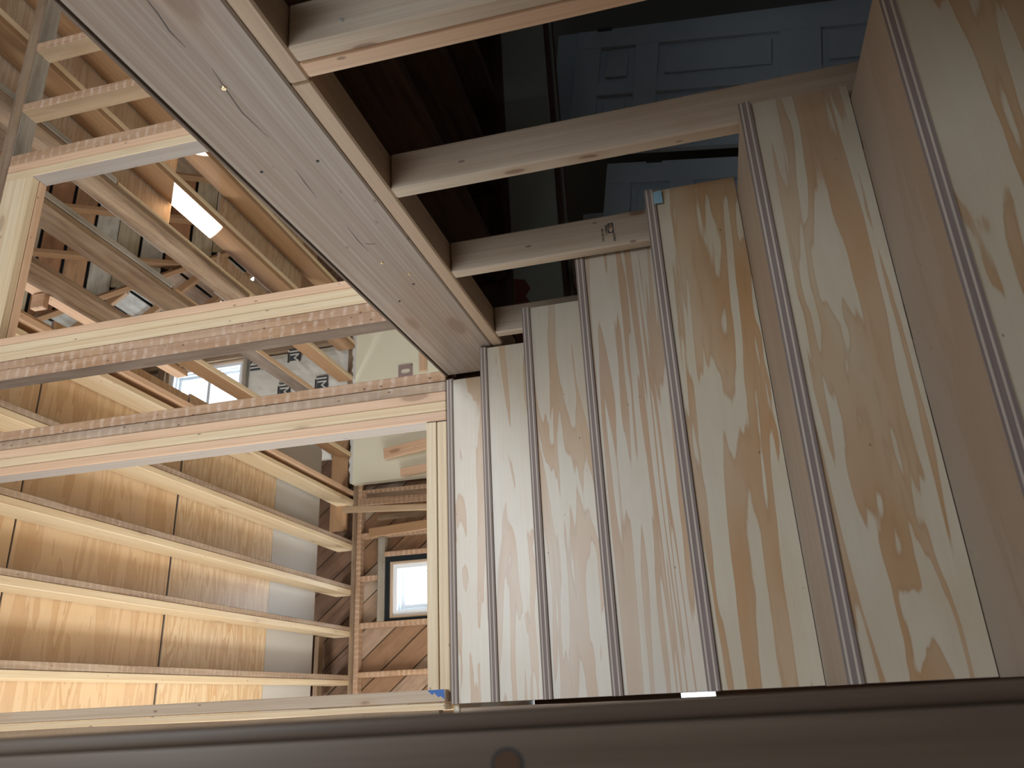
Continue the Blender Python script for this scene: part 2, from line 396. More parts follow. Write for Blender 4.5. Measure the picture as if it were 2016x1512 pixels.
# lower room to the right of the stairs (dark): walls, joists under the upper floor
wr = struct('wall_right', (4.6, 1.2, -1.8))
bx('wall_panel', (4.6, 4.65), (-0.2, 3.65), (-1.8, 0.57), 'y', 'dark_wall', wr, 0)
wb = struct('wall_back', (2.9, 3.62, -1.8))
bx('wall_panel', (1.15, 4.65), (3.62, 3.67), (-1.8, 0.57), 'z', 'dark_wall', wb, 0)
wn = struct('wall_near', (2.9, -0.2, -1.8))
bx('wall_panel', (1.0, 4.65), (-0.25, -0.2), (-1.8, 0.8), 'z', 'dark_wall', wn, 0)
cl = struct('ceiling_lower', (2.9, 1.7, 0.585))
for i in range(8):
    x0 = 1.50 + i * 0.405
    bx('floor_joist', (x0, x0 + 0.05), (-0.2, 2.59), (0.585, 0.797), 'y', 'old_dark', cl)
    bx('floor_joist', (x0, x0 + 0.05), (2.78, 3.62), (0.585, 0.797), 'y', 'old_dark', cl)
# shell of the upper floor: left wall and near wall with window openings, right wall, high roof underside
wlu = struct('wall_left_upper', (-1.62, 2, FLOOR))
def wall_open(nm, p, x0, x1, z0, z1, ox0, ox1, oz0, oz1, axis, off):
    for (a, b, c, d_) in ((x0, ox0, z0, z1), (ox1, x1, z0, z1), (ox0, ox1, z0, oz0), (ox0, ox1, oz1, z1)):
        if b - a < 0.01 or d_ - c < 0.01: continue
        if axis == 'y': bx(nm, (off - 0.05, off), (a, b), (c, d_), 'z', 'old', p, 0)
        else: bx(nm, (a, b), (off - 0.05, off), (c, d_), 'z', 'old', p, 0)
wall_open('wall_panel', wlu, -2.6, 6.85, -1.8, 6.9, 0.2, 5.8, 1.0, 2.9, 'y', -1.62)
wnu = struct('wall_near_upper', (1.5, -2.6, -1.8))
wall_open('wall_panel', wnu, -1.62, 5.4, -1.8, 7.9, -0.9, 3.2, 0.9, 3.0, 'x', -2.6)
wru = struct('wall_right_upper', (5.4, 2, FLOOR))
bx('wall_panel', (5.4, 5.45), (-2.6, 6.85), (FLOOR, 7.0), 'y', 'old', wru, 0)
ru = struct('roof_upper', (2, 1.5, 6.9))
board('roof_sheet', (2.0, -2.7, 8.0), (2.0, 5.3, 6.75), 9.0, 0.03, (0, 0, -1), 'old', ru, 0)
# painted header trim across the lower room
hd = thing('painted_header', 'dull green painted header board crossing the dark lower room', 'header', (2.7, 2.6, 0.375))
bx('face_board', (1.14, 4.4), (2.60, 2.62), (0.378, 0.566), 'x', 'trim_paint', hd)
bx('upper_filler', (1.10, 4.5), (2.60, 2.76), (0.567, 0.80), 'x', 'old_dark', hd)
bx('soffit_board', (1.14, 4.4), (2.625, 2.68), (0.362, 0.378), 'x', 'old_dark', hd)
bx('soffit_bead', (1.14, 4.4), (2.685, 2.70), (0.352, 0.372), 'x', 'trim_paint', hd)
bx('soffit_board', (1.14, 4.4), (2.705, 2.76), (0.352, 0.366), 'x', 'old_dark', hd)
rp = poly_prism('paint_patch', [(1.16, 2.598, 0.385), (1.16, 2.598, 0.563), (1.50, 2.598, 0.563), (1.49, 2.598, 0.52), (1.45, 2.598, 0.50), (1.42, 2.598, 0.52), (1.39, 2.598, 0.505), (1.38, 2.598, 0.475), (1.34, 2.598, 0.47), (1.31, 2.598, 0.44), (1.27, 2.598, 0.455), (1.24, 2.598, 0.40)], (0, -1, 0), 0.001, 'red_paint', hd)
rp['label'] = 'flaking dark red paint patch'
tag(bx('wood_block', (1.46, 1.56), (2.62, 2.72), (0.26, 0.34), 'z', 'old'), 'rough brown wood block under the green header, left end', 'block')

# ------------------------------------------------------------------ staircase
st = thing('staircase', 'plywood staircase climbing away, pale and tan figured treads and risers', 'stairs', (0.5, 1.0, -1.8))
ply_r = {0: 'ply_a', 1: 'ply_a', 2: 'ply_a', 3: 'ply_b', 4: 'ply_c', 5: 'ply_c', 6: 'ply_c'}
TT = 0.023
def right_end(k, y):
    if k <= 0: return XW(y) - 0.004
    return {1: 1.046, 2: 1.060, 3: 1.068, 4: 1.076, 5: 1.085, 6: 1.095}.get(k, 1.0)
for k in range(-7, 7):
    y = Y0 + RUN * k; z = Z0 + RISE * k
    xr = right_end(k, y); xl = 0.002 * y if k > -3 else 0.0
    # nosing/tread k
    back = y + RUN + 0.006 if k < 6 else y + 0.09
    if k == 6: back = y + 0.024; z -= 0.003
    xf = 1.012 if k == 0 else xr
    xw = min(xf, XW(y + RUN) - 0.022)
    if k <= 0: pts = [(xl, y, z), (xf, y, z), (xf, back, z), (xl, back, z)]
    else: pts = [(xl, y, z), (xf, y, z), (xf, y + 0.026, z), (xw, y + 0.026, z), (xw, back, z), (xl, back, z)]
    poly_prism('tread', pts, (0, 0, 1), TT, ['ply_tread', 'ply_edge'], st, grain=(1, 0, 0))
    # riser k, under nosing k, standing on tread k-1
    bx('riser', (xl, xr), (y + 0.007, y + 0.025), (z - RISE + 0.0005, z - TT), 'x', [ply_r.get(k, 'ply_a'), 'ply_edge'], st, 0.0008, flat='y')
# stringers: sawn zig-zag planks under the treads, and a closed skirt board along the left ends
for xs in (0.52, 0.90):
    pts = []
    for k in range(-7, 6):
        y = Y0 + RUN * k; z = Z0 + RISE * k
        pts.append((y + 0.0255, z - RISE + 0.001)); pts.append((y + 0.0255, z - TT - 0.001))
    pts.append((Y0 + RUN * 6 + 0.006, Z0 + RISE * 5 - TT - 0.001))
    pts.append((Y0 + RUN * 6 + 0.006, Z0 + RISE * 4 - 0.12)); pts.append((Y0 - RUN * 6.2, -1.797))
    poly_prism('stringer', [Vector((xs, p[0], p[1])) for p in pts], (1, 0, 0), 0.038, 'pine', st, grain=(0, RUN, RISE))
def slope(y, dz): return Z0 + (y - Y0) / RUN * RISE + dz
poly_prism('skirt_board', [(-0.007, 0.53, slope(0.53, -0.012)), (-0.007, 2.49, slope(2.49, -0.012)), (-0.007, 2.49, slope(2.49, -0.42)), (-0.007, 0.53, slope(0.53, -0.42))], (1, 0, 0), 0.036, 'pine_gray', st, grain=(0, RUN, RISE))

bx('chalk_smear', (1.020, 1.052), (1.5380, 1.5388), (-0.016, 0.0035), 'x', 'pale_blue', st, 0)['label'] = 'pale blue chalk smear'
# ------------------------------------------------------------------ right wall of the stairs: studs, plate, rim beam
def wall_board(name, y0, y1, z0, z1, off, t, grain, mat, parent=None, bev=0.003):
    """board in the plane of the skewed right wall: y range, z range, off = distance behind the wall face, t = depth"""
    if grain == 'y':
        a = wallp(y0, (z0 + z1) / 2, off + t / 2); b = wallp(y1, (z0 + z1) / 2, off + t / 2)
        if (z1 - z0) > t: return board(name, a, b, z1 - z0, t, NV, mat, parent, bev)
        return board(name, a, b, t, z1 - z0, (0, 0, 1), mat, parent, bev)
    ym = (y0 + y1) / 2
    return board(name, wallp(ym, z0, off + t / 2), wallp(ym, z1, off + t / 2), t, y1 - y0, UV, mat, parent, bev)

beam = thing('rim_beam', 'wide grey-brown floor beam running above the stair wall, with screws along it', 'beam', (1.0, 0.3, 0.585))
wall_board('rim_board', 0.1, 2.528, 0.585, 0.811, 0.0, 0.038, 'y', 'pine_gray', beam, 0.004)
wall_board('subfloor_edge', 0.1, 2.528, 0.812, 0.8195, -0.003, 0.14, 'y', 'old_side', beam, 0.001)
for (y, z) in [(0.932, 0.692), (1.626, 0.691), (1.709, 0.649)]:
    screw_head(beam, wallp(y, z), NV, 0.0052, 'screw')
for (y, z) in [(1.177, 0.641), (1.175, 0.763), (1.86, 0.735), (1.77, 0.66)]:
    o = screw_head(beam, wallp(y, z) - NV * 0.0008, NV, 0.0035, 'hinge', 'screw_hole')
def crack(pts, w):
    P = [wallp(y, z, -0.0005) for y, z in pts]
    d_ = (P[-1] - P[0]).normalized(); q = NV.cross(d_).normalized()
    mid = P[1:-1]
    poly = [P[0]] + [p + q * w for p in mid] + [P[-1]] + [p - q * w for p in reversed(mid)]
    poly_prism('crack', poly, NV, 0.0006, 'hinge', beam)
CRACKS = [[(0.70, 0.687), (0.755, 0.691), (0.793, 0.697), (0.83, 0.695)], [(0.885, 0.684), (0.932, 0.691), (1.0, 0.699), (1.08, 0.692)], [(1.19, 0.696), (1.239, 0.701), (1.30, 0.704)],
          [(1.43, 0.696), (1.50, 0.700), (1.56, 0.699)], [(1.52, 0.69), (1.527, 0.68), (1.530, 0.665)]]
for c in CRACKS: crack(c, 0.0009)
bpl = thing('wall_plate', 'pale two-by-four top plate under the rim beam, carrying the stair studs', 'plate', (1.0, 0.3, 0.545))
wall_board('plate_board', 0.1, 0.962, 0.546, 0.5835, 0.001, 0.089, 'y', 'pine_plate', bpl, 0.004)
wall_board('plate_board', 0.963, 2.50, 0.546, 0.5835, 0.001, 0.089, 'y', 'pine_plate', bpl, 0.004)
STUDS = [(1.322, 'pine_stud', 'second stair stud from the near end, long pale two-by-four passing behind the plywood corner'),
         (1.742, 'pine_stud', 'third stair stud, short two-by-four with black grade stamp'),
         (2.195, 'pine_stud', 'farthest and shortest stair stud, beside the top risers')]
dbl = thing('double_stud', 'doubled near stud at top of the photograph with screw heads', 'stud', (1.0, 0.88, -1.8), 'stair wall studs')
wall_board('stud_board', 0.880, 0.917, -1.8, 0.545, 0.0, 0.089, 'z', 'pine_stud', dbl, 0.004)
wall_board('stud_board', 0.918, 0.956, -1.8, 0.545, 0.0, 0.089, 'z', 'pine_pink', dbl, 0.004)
for (dz, dx) in [(0.45, 0.03), (0.285, 0.045), (0.10, 0.04)]:
    screw_head(dbl, wallp(0.8795, dz, dx), -UV, 0.004, 'zinc')
for (y, mt, lab) in STUDS:
    o = wall_board('stud', y, y + 0.038, -1.8, 0.545, 0.0, 0.089, 'z', mt, None, 0.004)
    tag(o, lab, 'stud', 'stair wall studs')
    if 'stamp' in lab: stamp_stud = o
# grade stamp on the third stud (broad face, towards the camera)
def text(name, body, size, origin, xdir, ndir, mat, parent, ext=0.0004, align='LEFT'):
    c = bpy.data.curves.new(name, 'FONT'); c.body = body; c.size = size; c.extrude = ext; c.align_x = align
    c.resolution_u = 2
    o = bpy.data.objects.new(name, c); COL.objects.link(o)
    bpy.context.view_layer.update()
    me = bpy.data.meshes.new_from_object(o); bpy.data.objects.remove(o); bpy.data.curves.remove(c)
    me.materials.clear(); me.materials.append(M[mat])
    o = link(name, me); mm = frame(xdir, ndir); mm.translation = Vector(origin); o.matrix_world = mm; MW[o.name] = mm.copy()
    setparent(o, parent); return o
sy = 1.7415
def onstud(off, z): return wallp(sy, z, off) - UV * 0.0006
fr = thing  # noqa
sx = -NV * -1.0
IN = -NV
outer = [onstud(0.064, 0.112), onstud(0.064, 0.126), onstud(0.036, 0.126), onstud(0.036, 0.112)]
so1 = poly_prism('grade_stamp', outer, -UV, 0.0004, 'ink', stamp_stud)
# pale oval inside the stamp box
ov = []
for i in range(16):
    a = i / 16 * 2 * math.pi
    ov.append(onstud(0.050 + 0.0125 * math.cos(a), 0.119 + 0.0052 * math.sin(a)) - UV * 0.0004)
ovo = poly_prism('stamp_oval', ov, -UV, 0.0003, 'pine_stud', stamp_stud)
RD = NV     # text reads towards the stairs (down the picture)
text('stamp_text', '000011', 0.0095, onstud(0.061, 0.1335) - UV * 0.0003, RD, -UV, 'ink', stamp_stud)
text('stamp_text', 'S-DRY', 0.0085, onstud(0.0345, 0.115) - UV * 0.0003, RD, -UV, 'ink', stamp_stud)
text('stamp_text', 'KD-HT 0 2', 0.008, onstud(0.052, 0.1435) - UV * 0.0003, RD, -UV, 'ink', stamp_stud)

# ------------------------------------------------------------------ stud wall at the head of the stairs
def pack(name, label, cat, packs, z0, z1, group=None, y=YW, dep=0.089):
    t = thing(name, label, cat, ((packs[0][0] + packs[-1][1]) / 2, y, z0), group)
    for (x0, x1, mt, dy) in packs:
        bx('board', (x0, x1), (y + dy, y + dy + dep), (z0, z1), 'z', mt, t, 0.003)
    return t
TOPZ = 3.03
pack('post_pack', 'built-up post ending at the top riser, pink new studs beside two old plaster-marked ones', 'post',
     [(0.942, 0.977, ('pine_shade_side', 'pine_pink'), 0), (0.978, 1.014, 'pine_pale', 0.0), (1.015, 1.052, 'pine_pink', 0.0), (1.053, 1.090, ('old', 'old_lath_gray'), 0.0), (1.092, 1.131, ('old', 'old_lath'), -0.001)], FLOOR, TOPZ)
pack('post_pack', 'built-up post behind the rim beam, three pale new studs above two orange old ones', 'post',
     [(1.372, 1.420, ('old_side', 'old_lath'), 0), (1.421, 1.462, ('old', 'old_lath'), 0.003), (1.463, 1.503, 'pine_pale', 0), (1.504, 1.540, 'pine_pale', 0.0), (1.541, 1.577, 'pine_pink', 0)], FLOOR, TOPZ)  # dark left face: shade put into the old board's colour
pack('post_pack', 'upper-left jamb post, new pale studs with a rough old stud along its top', 'post',
     [(2.440, 2.485, ('pine_shade_side', 'pine_pale'), 0), (2.486, 2.532, 'pine_pink', 0), (2.533, 2.592, ('old', 'old_lath'), 0.002)], FLOOR, TOPZ)
for (x0, lab) in [(2.864, 'rough old stud hanging from the grey plate, lower of two'), (3.262, 'rough old stud hanging from the grey plate, uppermost of two')]:
    tag(bx('old_stud', (x0, x0 + 0.048), (YW, YW + 0.095), (FLOOR, TOPZ), 'z', ('old_tan', 'old_lath')), lab, 'stud', 'old studs under the grey plate')
hdr = thing('door_header', 'pale new header board across the doorway at the left edge', 'header', (2.0, YW, 2.87))
bx('header_board', (1.578, 2.44), (YW - 0.001, YW + 0.043), (2.872, 3.028), 'x', 'pine_pale', hdr)
bx('header_board', (1.578, 2.44), (YW + 0.045, YW + 0.089), (2.872, 3.028), 'x', 'pine_pink', hdr)
tp = thing('top_plate', 'old brown top plate with grey weathered underside at the far left', 'plate', (2.5, YW, TOPZ))
bx('plate_board', (0.3, 4.6), (YW, YW + 0.095), (TOPZ, TOPZ + 0.036), 'x', 'old', tp)
bx('plate_board', (0.3, 4.6), (YW + 0.002, YW + 0.095), (TOPZ + 0.037, ZJ - 0.001), 'x', 'old', tp)
bx('plate_underside', (1.60, 4.6), (YW + 0.006, YW + 0.095), (TOPZ - 0.003, TOPZ), 'x', 'old_gray', tp, 0)
bp = thing('bottom_plate', 'two stacked pale bottom plates lying behind the top riser', 'plate', (0.5, YW, FLOOR))
bx('plate_board', (0.04, 0.94), (YW + 0.008, YW + 0.097), (FLOOR + 0.002, FLOOR + 0.037), 'x', 'pine_pale', bp, 0.002)
bx('plate_board', (0.04, 0.94), (YW + 0.004, YW + 0.093), (FLOOR + 0.039, FLOOR + 0.076), 'x', 'pine_pale', bp, 0.002)
ls = thing('left_stud_pack', 'slim pale stud at the bottom edge with blue paint on its end', 'stud', (0.02, 2.5, FLOOR))
bx('stud_board', (0.012, 0.049), (2.500, 2.588), (FLOOR + 0.006, 3.02), 'z', 'pine_stud', ls)
bx('stud_board', (-0.012, 0.010), (2.497, 2.588), (FLOOR + 0.006, 3.02), 'z', 'pine_pale', ls)
pb = poly_prism('paint_mark', [(0.049, 2.4995, 0.830), (0.020, 2.4995, 0.828), (0.030, 2.4995, 0.842), (0.026, 2.4995, 0.848), (0.040, 2.4995, 0.862), (0.034, 2.4995, 0.868), (0.048, 2.4995, 0.885)], (0, -1, 0), 0.0006, 'blue_paint', ls)
pb['label'] = 'smear of blue marking paint'
osd = poly_prism('old_split_stud', [(-0.010, 2.42, 0.82), (-0.0085, 2.42, 1.1), (-0.013, 2.42, 1.5), (-0.010, 2.42, 2.1), (-0.014, 2.42, 2.9), (-0.09, 2.42, 2.9), (-0.09, 2.42, 0.82)], (0, -1, 0), 0.04, 'old', None, grain=(0, 0, 1))
tag(osd, 'dark splintered old stud between the pale stud and the near post', 'stud')

# near post at the bottom edge of the picture
npst = thing('near_post', 'large blurred brown post along the bottom edge, closest to the camera', 'post', (-0.03, 0.40, -0.95))
def rounded_post(name, x1, x0, y0, y1, z0, z1, r, mat, parent):
    bm = bmesh.new(); pr = []
    segs = 6
    for (cx, cy, a0) in ((x1 - r, y0 + r, -90), (x1 - r, y1 - r, 0), (x0 + r, y1 - r, 90), (x0 + r, y0 + r, 180)):
        for i in range(segs + 1):
            a = math.radians(a0 + 90 * i / segs); pr.append((cx + r * math.cos(a), cy + r * math.sin(a)))
    cx, cy, cz = (x0 + x1) / 2, (y0 + y1) / 2, (z0 + z1) / 2; L = (z1 - z0) / 2
    # local x = world z (grain), local y = world y... frame((0,0,1),(0,-1,0))
    mm = frame((0, 0, 1), (0, -1, 0)); mm.translation = (cx, cy, cz); inv = mm.inverted()
    lean = -0.0095     # the post leans slightly to the left
    A = [bm.verts.new(inv @ Vector((p[0] + lean * (z0 - 0.1), p[1], z0))) for p in pr]; B = [bm.verts.new(inv @ Vector((p[0] + lean * (z1 - 0.1), p[1], z1))) for p in pr]
    k = len(pr)
    for i in range(k): bm.faces.new((A[i], A[(i + 1) % k], B[(i + 1) % k], B[i]))
    bm.faces.new(A[::-1]); bm.faces.new(B); bmesh.ops.recalc_face_normals(bm, faces=bm.faces[:])
    for f in bm.faces: f.smooth = len(f.verts) == 4
    me = bpy.data.meshes.new(name); bm.to_mesh(me); bm.free(); me.materials.append(M[mat])
    o = link(name, me); o.matrix_world = mm; MW[o.name] = mm.copy(); setparent(o, parent); return o
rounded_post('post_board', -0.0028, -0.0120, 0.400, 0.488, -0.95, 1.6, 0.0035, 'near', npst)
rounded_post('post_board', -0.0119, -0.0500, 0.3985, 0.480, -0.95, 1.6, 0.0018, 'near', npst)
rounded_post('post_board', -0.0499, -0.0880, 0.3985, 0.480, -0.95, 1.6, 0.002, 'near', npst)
for (rr, mt, yy) in ((0.0075, 'hinge', 0.3984), (0.0058, 'shade_knot_brown', 0.3980)):
    poly_prism('knot', [(-0.0265 + rr * math.cos(a / 20 * 2 * math.pi), yy, 0.1015 + rr * 1.1 * math.sin(a / 20 * 2 * math.pi)) for a in range(20)], (0, -1, 0), 0.0015, mt, npst)

# left wall studs below the stairs' left edge
wl = struct('wall_left', (-0.15, 1.5, -1.8))
for y in (0.60, 1.00, 1.40, 1.80, 2.20):
    bx('stud', (-0.14, -0.051), (y, y + 0.038), (-1.8, 0.78), 'z', 'old', wl)
bx('sheathing_sheet', (-0.160, -0.142), (-1.0, 2.5), (-1.8, 0.80), 'z', 'old', wl)
# lower back wall behind the stairs, with a narrow gap of daylight
wbl = struct('wall_back_lower', (0, 3.62, -1.8))
bx('wall_panel', (-0.16, -0.05), (3.62, 3.66), (-1.8, 0.79), 'z', 'old_dark', wbl, 0)
bx('wall_panel', (0.03, 1.15), (3.62, 3.66), (-1.8, 0.79), 'z', 'old_dark', wbl, 0)
bx('wall_panel', (-0.05, 0.03), (3.62, 3.66), (-1.8, 0.022), 'z', 'old_dark', wbl, 0)
bx('wall_panel', (-0.05, 0.03), (3.62, 3.66), (0.165, 0.79), 'z', 'old_dark', wbl, 0)
# ------------------------------------------------------------------ ceiling: joists
JX = [(0.203, 0.241, 0.243, 0.282, 'A'), (0.598, 0.640, 0.641, 0.675, 'A'), (0.950, 0.992, 0.994, 1.030, 'A'), (1.350, 1.388, 1.390, 1.425, 'A'),
      (1.762, 1.800, 1.846, 1.886, 'A')]
def joist(parts, label):
    xs = [p[1] for p in parts] + [p[2] for p in parts]
    t = thing('ceiling_joist', label, 'joist', ((min(xs) + max(xs)) / 2, 2.6, ZJ), 'ceiling joists')
    for (nm, x0, x1, y0, y1, mt, h, dz) in parts:
        # slight splay: joists spread a little towards the far wall
        a = (((x0 + x1) / 2), y0, ZJ + dz + h / 2); b = (((x0 + x1) / 2) * 1.012, y1, ZJ + dz + h / 2 - 0.01)
        board(nm, a, b, h, x1 - x0, (1, 0, 0), mt, t, 0.003)
    return t
LABS = ['lowest joist in the picture, nearly horizontal pale strip above the plywood edge',
        'second joist up from the bottom edge, pale strip running to the corner window wall',
        'third joist up from the bottom, pale doubled strip with a dark old board beside it',
        'fourth joist up from the bottom, pale streaked board passing under the lower post',
        'wide joist with a gap between its two boards, ending at the cream wall corner']
for (a0, a1, b0, b1, _), lab in zip(JX, LABS):
    joist([('new_board', a0, a1, 0.6, 6.80, 'pine_pale', 0.184, 0.0), ('old_board', b0, b1, 0.6, 6.80, ('old', 'old_lath_gray') if b0 < 1.7 else 'pine_pink', 0.180, 0.004)], lab)
joist([('old_board', 2.152, 2.192, 0.6, 4.05, 'old', 0.18, 0.0), ('sister_board', 2.194, 2.234, 3.55, 6.78, ('pine_brown', 'pine_pale'), 0.14, 0.002)], 'brown joist crossing in front of the gable window')  # sister's brown side: shade painted onto pale pine
joist([('old_board', 2.505, 2.545, 0.6, 4.5, 'old', 0.19, 0.0), ('sister_board', 2.560, 2.602, 3.9, 6.60, ('old_side', 'pine'), 0.14, 0.002), ('old_sister', 2.546, 2.584, 0.6, 3.88, 'old_gray', 0.18, 0.0)], 'long old brown joist starting at the door header corner')  # sister's dark side carries its shade in the colour
joist([('old_board', 2.902, 2.940, 0.6, 4.75, 'old', 0.18, 0.0), ('sister_board', 2.955, 2.998, 3.3, 6.62, ('pine_brown', 'pine_pale'), 0.15, 0.002), ('old_sister', 2.930, 2.968, 0.6, 3.28, 'old_gray', 0.18, 0.0)], 'old joist with pale sister board ending above the cream wall')  # pale sister browned on its side to paint in the shade
joist([('old_board', 3.300, 3.340, 0.6, 6.64, 'pine_brown', 0.18, 0.0), ('sister_board', 3.342, 3.380, 0.6, 6.66, 'pine_pale', 0.18, 0.001)], 'brown-sided joist with a blazing sunlit patch on its side')
joist([('old_board', 3.745, 3.785, 0.6, 6.64, 'pine_brown', 0.18, 0.0), ('sister_board', 3.787, 3.825, 0.6, 6.2, 'pine_pale', 0.18, 0.001)], 'orange-brown joist disappearing behind the rim beam, last but one')
joist([('old_board', 4.150, 4.190, 0.6, 6.64, 'pine_brown', 0.18, 0.0), ('sister_board', 4.192, 4.230, 0.6, 6.2, 'pine_pale', 0.18, 0.001)], 'brown joist tucked in the corner beside the rim beam, topmost in the picture')

ce = struct('ceiling', (1.0, 4, 3.285))
ZP = ZJ + 0.186
def panel(nm, xr, yr, mt, z=ZP, g='x'):
    return bx(nm, xr, yr, (z, z + 0.018), g, [mt, 'ply_edge'], ce, 0.001, flat='z')
panel('plywood_panel', (-1.4, 2.06), (3.215, 4.427), 'ply_ceil')
panel('plywood_panel', (-1.4, 2.02), (1.985, 3.205), 'ply_ceil')
panel('plywood_panel', (-1.4, 2.02), (0.755, 1.975), 'ply_ceil')
panel('plywood_panel', (-1.4, 2.08), (4.445, 5.655), 'ply_ceil2')
poly_prism('white_panel', [(-1.4, 5.658, ZP), (2.28, 5.658, ZP), (2.28, 6.33, ZP), (2.275, 6.37, ZP), (2.25, 6.41, ZP), (2.22, 6.425, ZP), (-1.4, 6.40, ZP)], (0, 0, -1), 0.018, 'white_board', ce)
panel('plywood_panel', (2.95, 4.6), (2.72, 4.005), 'ply_attic')
panel('plywood_panel', (2.95, 4.6), (1.4, 2.71), 'ply_attic')
panel('plywood_panel', (3.36, 4.6), (4.54, 5.85), 'ply_attic')
panel('plywood_offcut', (2.955, 3.30), (4.60, 5.60), 'ply_attic')
for ys in ((4.40, 4.47), (3.18, 3.24), (1.95, 2.01)):
    bx('black_backing', (-1.4, 2.02), ys, (ZP + 0.0185, ZP + 0.022), 'x', 'felt', ce, 0)  # black strip added over each ceiling seam to keep the gap dark
# loose runner with a block, lying on the joists at the upper left
rn = thing('attic_runner', 'pinkish two-by-four runner with an upright block, above the joists at left', 'runner', (2.16, 3.2, 3.3))
bx('runner_board', (2.19, 2.228), (2.6, 4.4), (3.29, 3.378), 'y', 'pine_pink', rn)
bx('block', (2.10, 2.188), (3.12, 3.158), (3.287, 3.37), 'z', 'pine_pink', rn)

# ------------------------------------------------------------------ far wall: plates, studs, diagonal sheathing, window
wf = struct('wall_far', (1.5, YF, FLOOR))
bx('plate', (-1.3, 5.3), (YF - 0.004, YF + 0.09), (3.055, 3.098), 'x', 'old', wf)
bx('plate', (-1.3, 5.3), (YF, YF + 0.09), (3.010, 3.053), 'x', 'old_lath', wf)
for x in (-0.54, -0.14, 0.258, 0.665, 1.455, 1.86, 2.27, 2.68, 3.08, 3.49, 3.9):
    bx('stud', (x, x + 0.045), (YF + 0.002, YF + 0.09), (FLOOR, 3.009), 'z', 'old_lath', wf)
bx('stud', (1.070, 1.115), (YF + 0.002, YF + 0.09), (2.845, 3.009), 'z', 'old_lath', wf)
bx('stud', (1.272, 1.315), (YF - 0.003, YF + 0.09), (FLOOR, 2.776), 'z', 'old_lath', wf)
bx('cripple_header', (0.711, 1.454), (YF + 0.0, YF + 0.09), (2.778, 2.843), 'x', 'old_gray', wf)
def clip(poly, xr, zr):
    def cut(P, f, g):
        out = []
        for i in range(len(P)):
            a, b = P[i], P[(i + 1) % len(P)]
            fa, fb = f(a), f(b)
            if fa >= 0: out.append(a)
            if fa * fb < 0:
                s = fa / (fa - fb); out.append((a[0] + (b[0] - a[0]) * s, a[1] + (b[1] - a[1]) * s))
        return out
    for f in (lambda p: p[0] - xr[0], lambda p: xr[1] - p[0], lambda p: p[1] - zr[0], lambda p: zr[1] - p[1]):
        if len(poly) < 3: return []
        poly = cut(poly, f, None)
    return poly if len(poly) >= 3 else []
SA = math.radians(-50)             # boards fall to the right
d = (math.cos(SA), math.sin(SA)); nn = (-d[1], d[0])
REG = [((-1.6, 5.3), (3.06, 3.65)), ((-1.6, 0.70), (FLOOR, 3.06)), ((0.70, 1.27), (2.78, 3.06)), ((0.70, 1.27), (FLOOR, 2.0)), ((1.27, 5.3), (FLOOR, 3.06))]
k = -22
while k < 34:
    c0 = k * 0.187
    for xr, zr in REG:
        if k % 1: pass
        q = []
        for (s, w) in ((-9, 0.006), (9, 0.006), (9, 0.183), (-9, 0.183)):
            q.append((d[0] * s + nn[0] * (c0 + w), d[1] * s + nn[1] * (c0 + w)))
        q = clip(q, xr, zr)
        if len(q) < 3: continue
        ar = abs(sum(q[i][0] * q[(i + 1) % len(q)][1] - q[(i + 1) % len(q)][0] * q[i][1] for i in range(len(q)))) / 2
        if ar < 0.004: continue
        dy = random.uniform(0, 0.006)
        poly_prism('plank', [(p[0], YF + 0.094 + dy, p[1]) for p in q], (0, -1, 0), 0.02, 'shade_knot_brown' if zr[0] > 3 else 'sheath', wf, grain=(d[0], 0, d[1]))  # planks above the plate coloured dark for the shade under the ceiling
    k += 1
for xr, zr in REG: bx('black_backing', xr, (YF + 0.122, YF + 0.126), zr, 'x', 'felt', wf, 0)
bx('blocking', (0.12, 0.62), (YF - 0.05, YF + 0.04), (3.36, 3.40), 'x', 'old', wf)
bx('blocking', (-0.1, 0.62), (YF - 0.02, YF + 0.05), (3.44, 3.53), 'x', 'old_dark', wf)
bx('rim_block', (1.55, 2.7), (YF + 0.02, YF + 0.06), (3.17, 3.34), 'x', 'pine_brown', wf)
bx('rim_block', (3.0, 5.2), (YF - 0.02, YF + 0.02), (3.10, 3.19), 'x', 'old', wf)

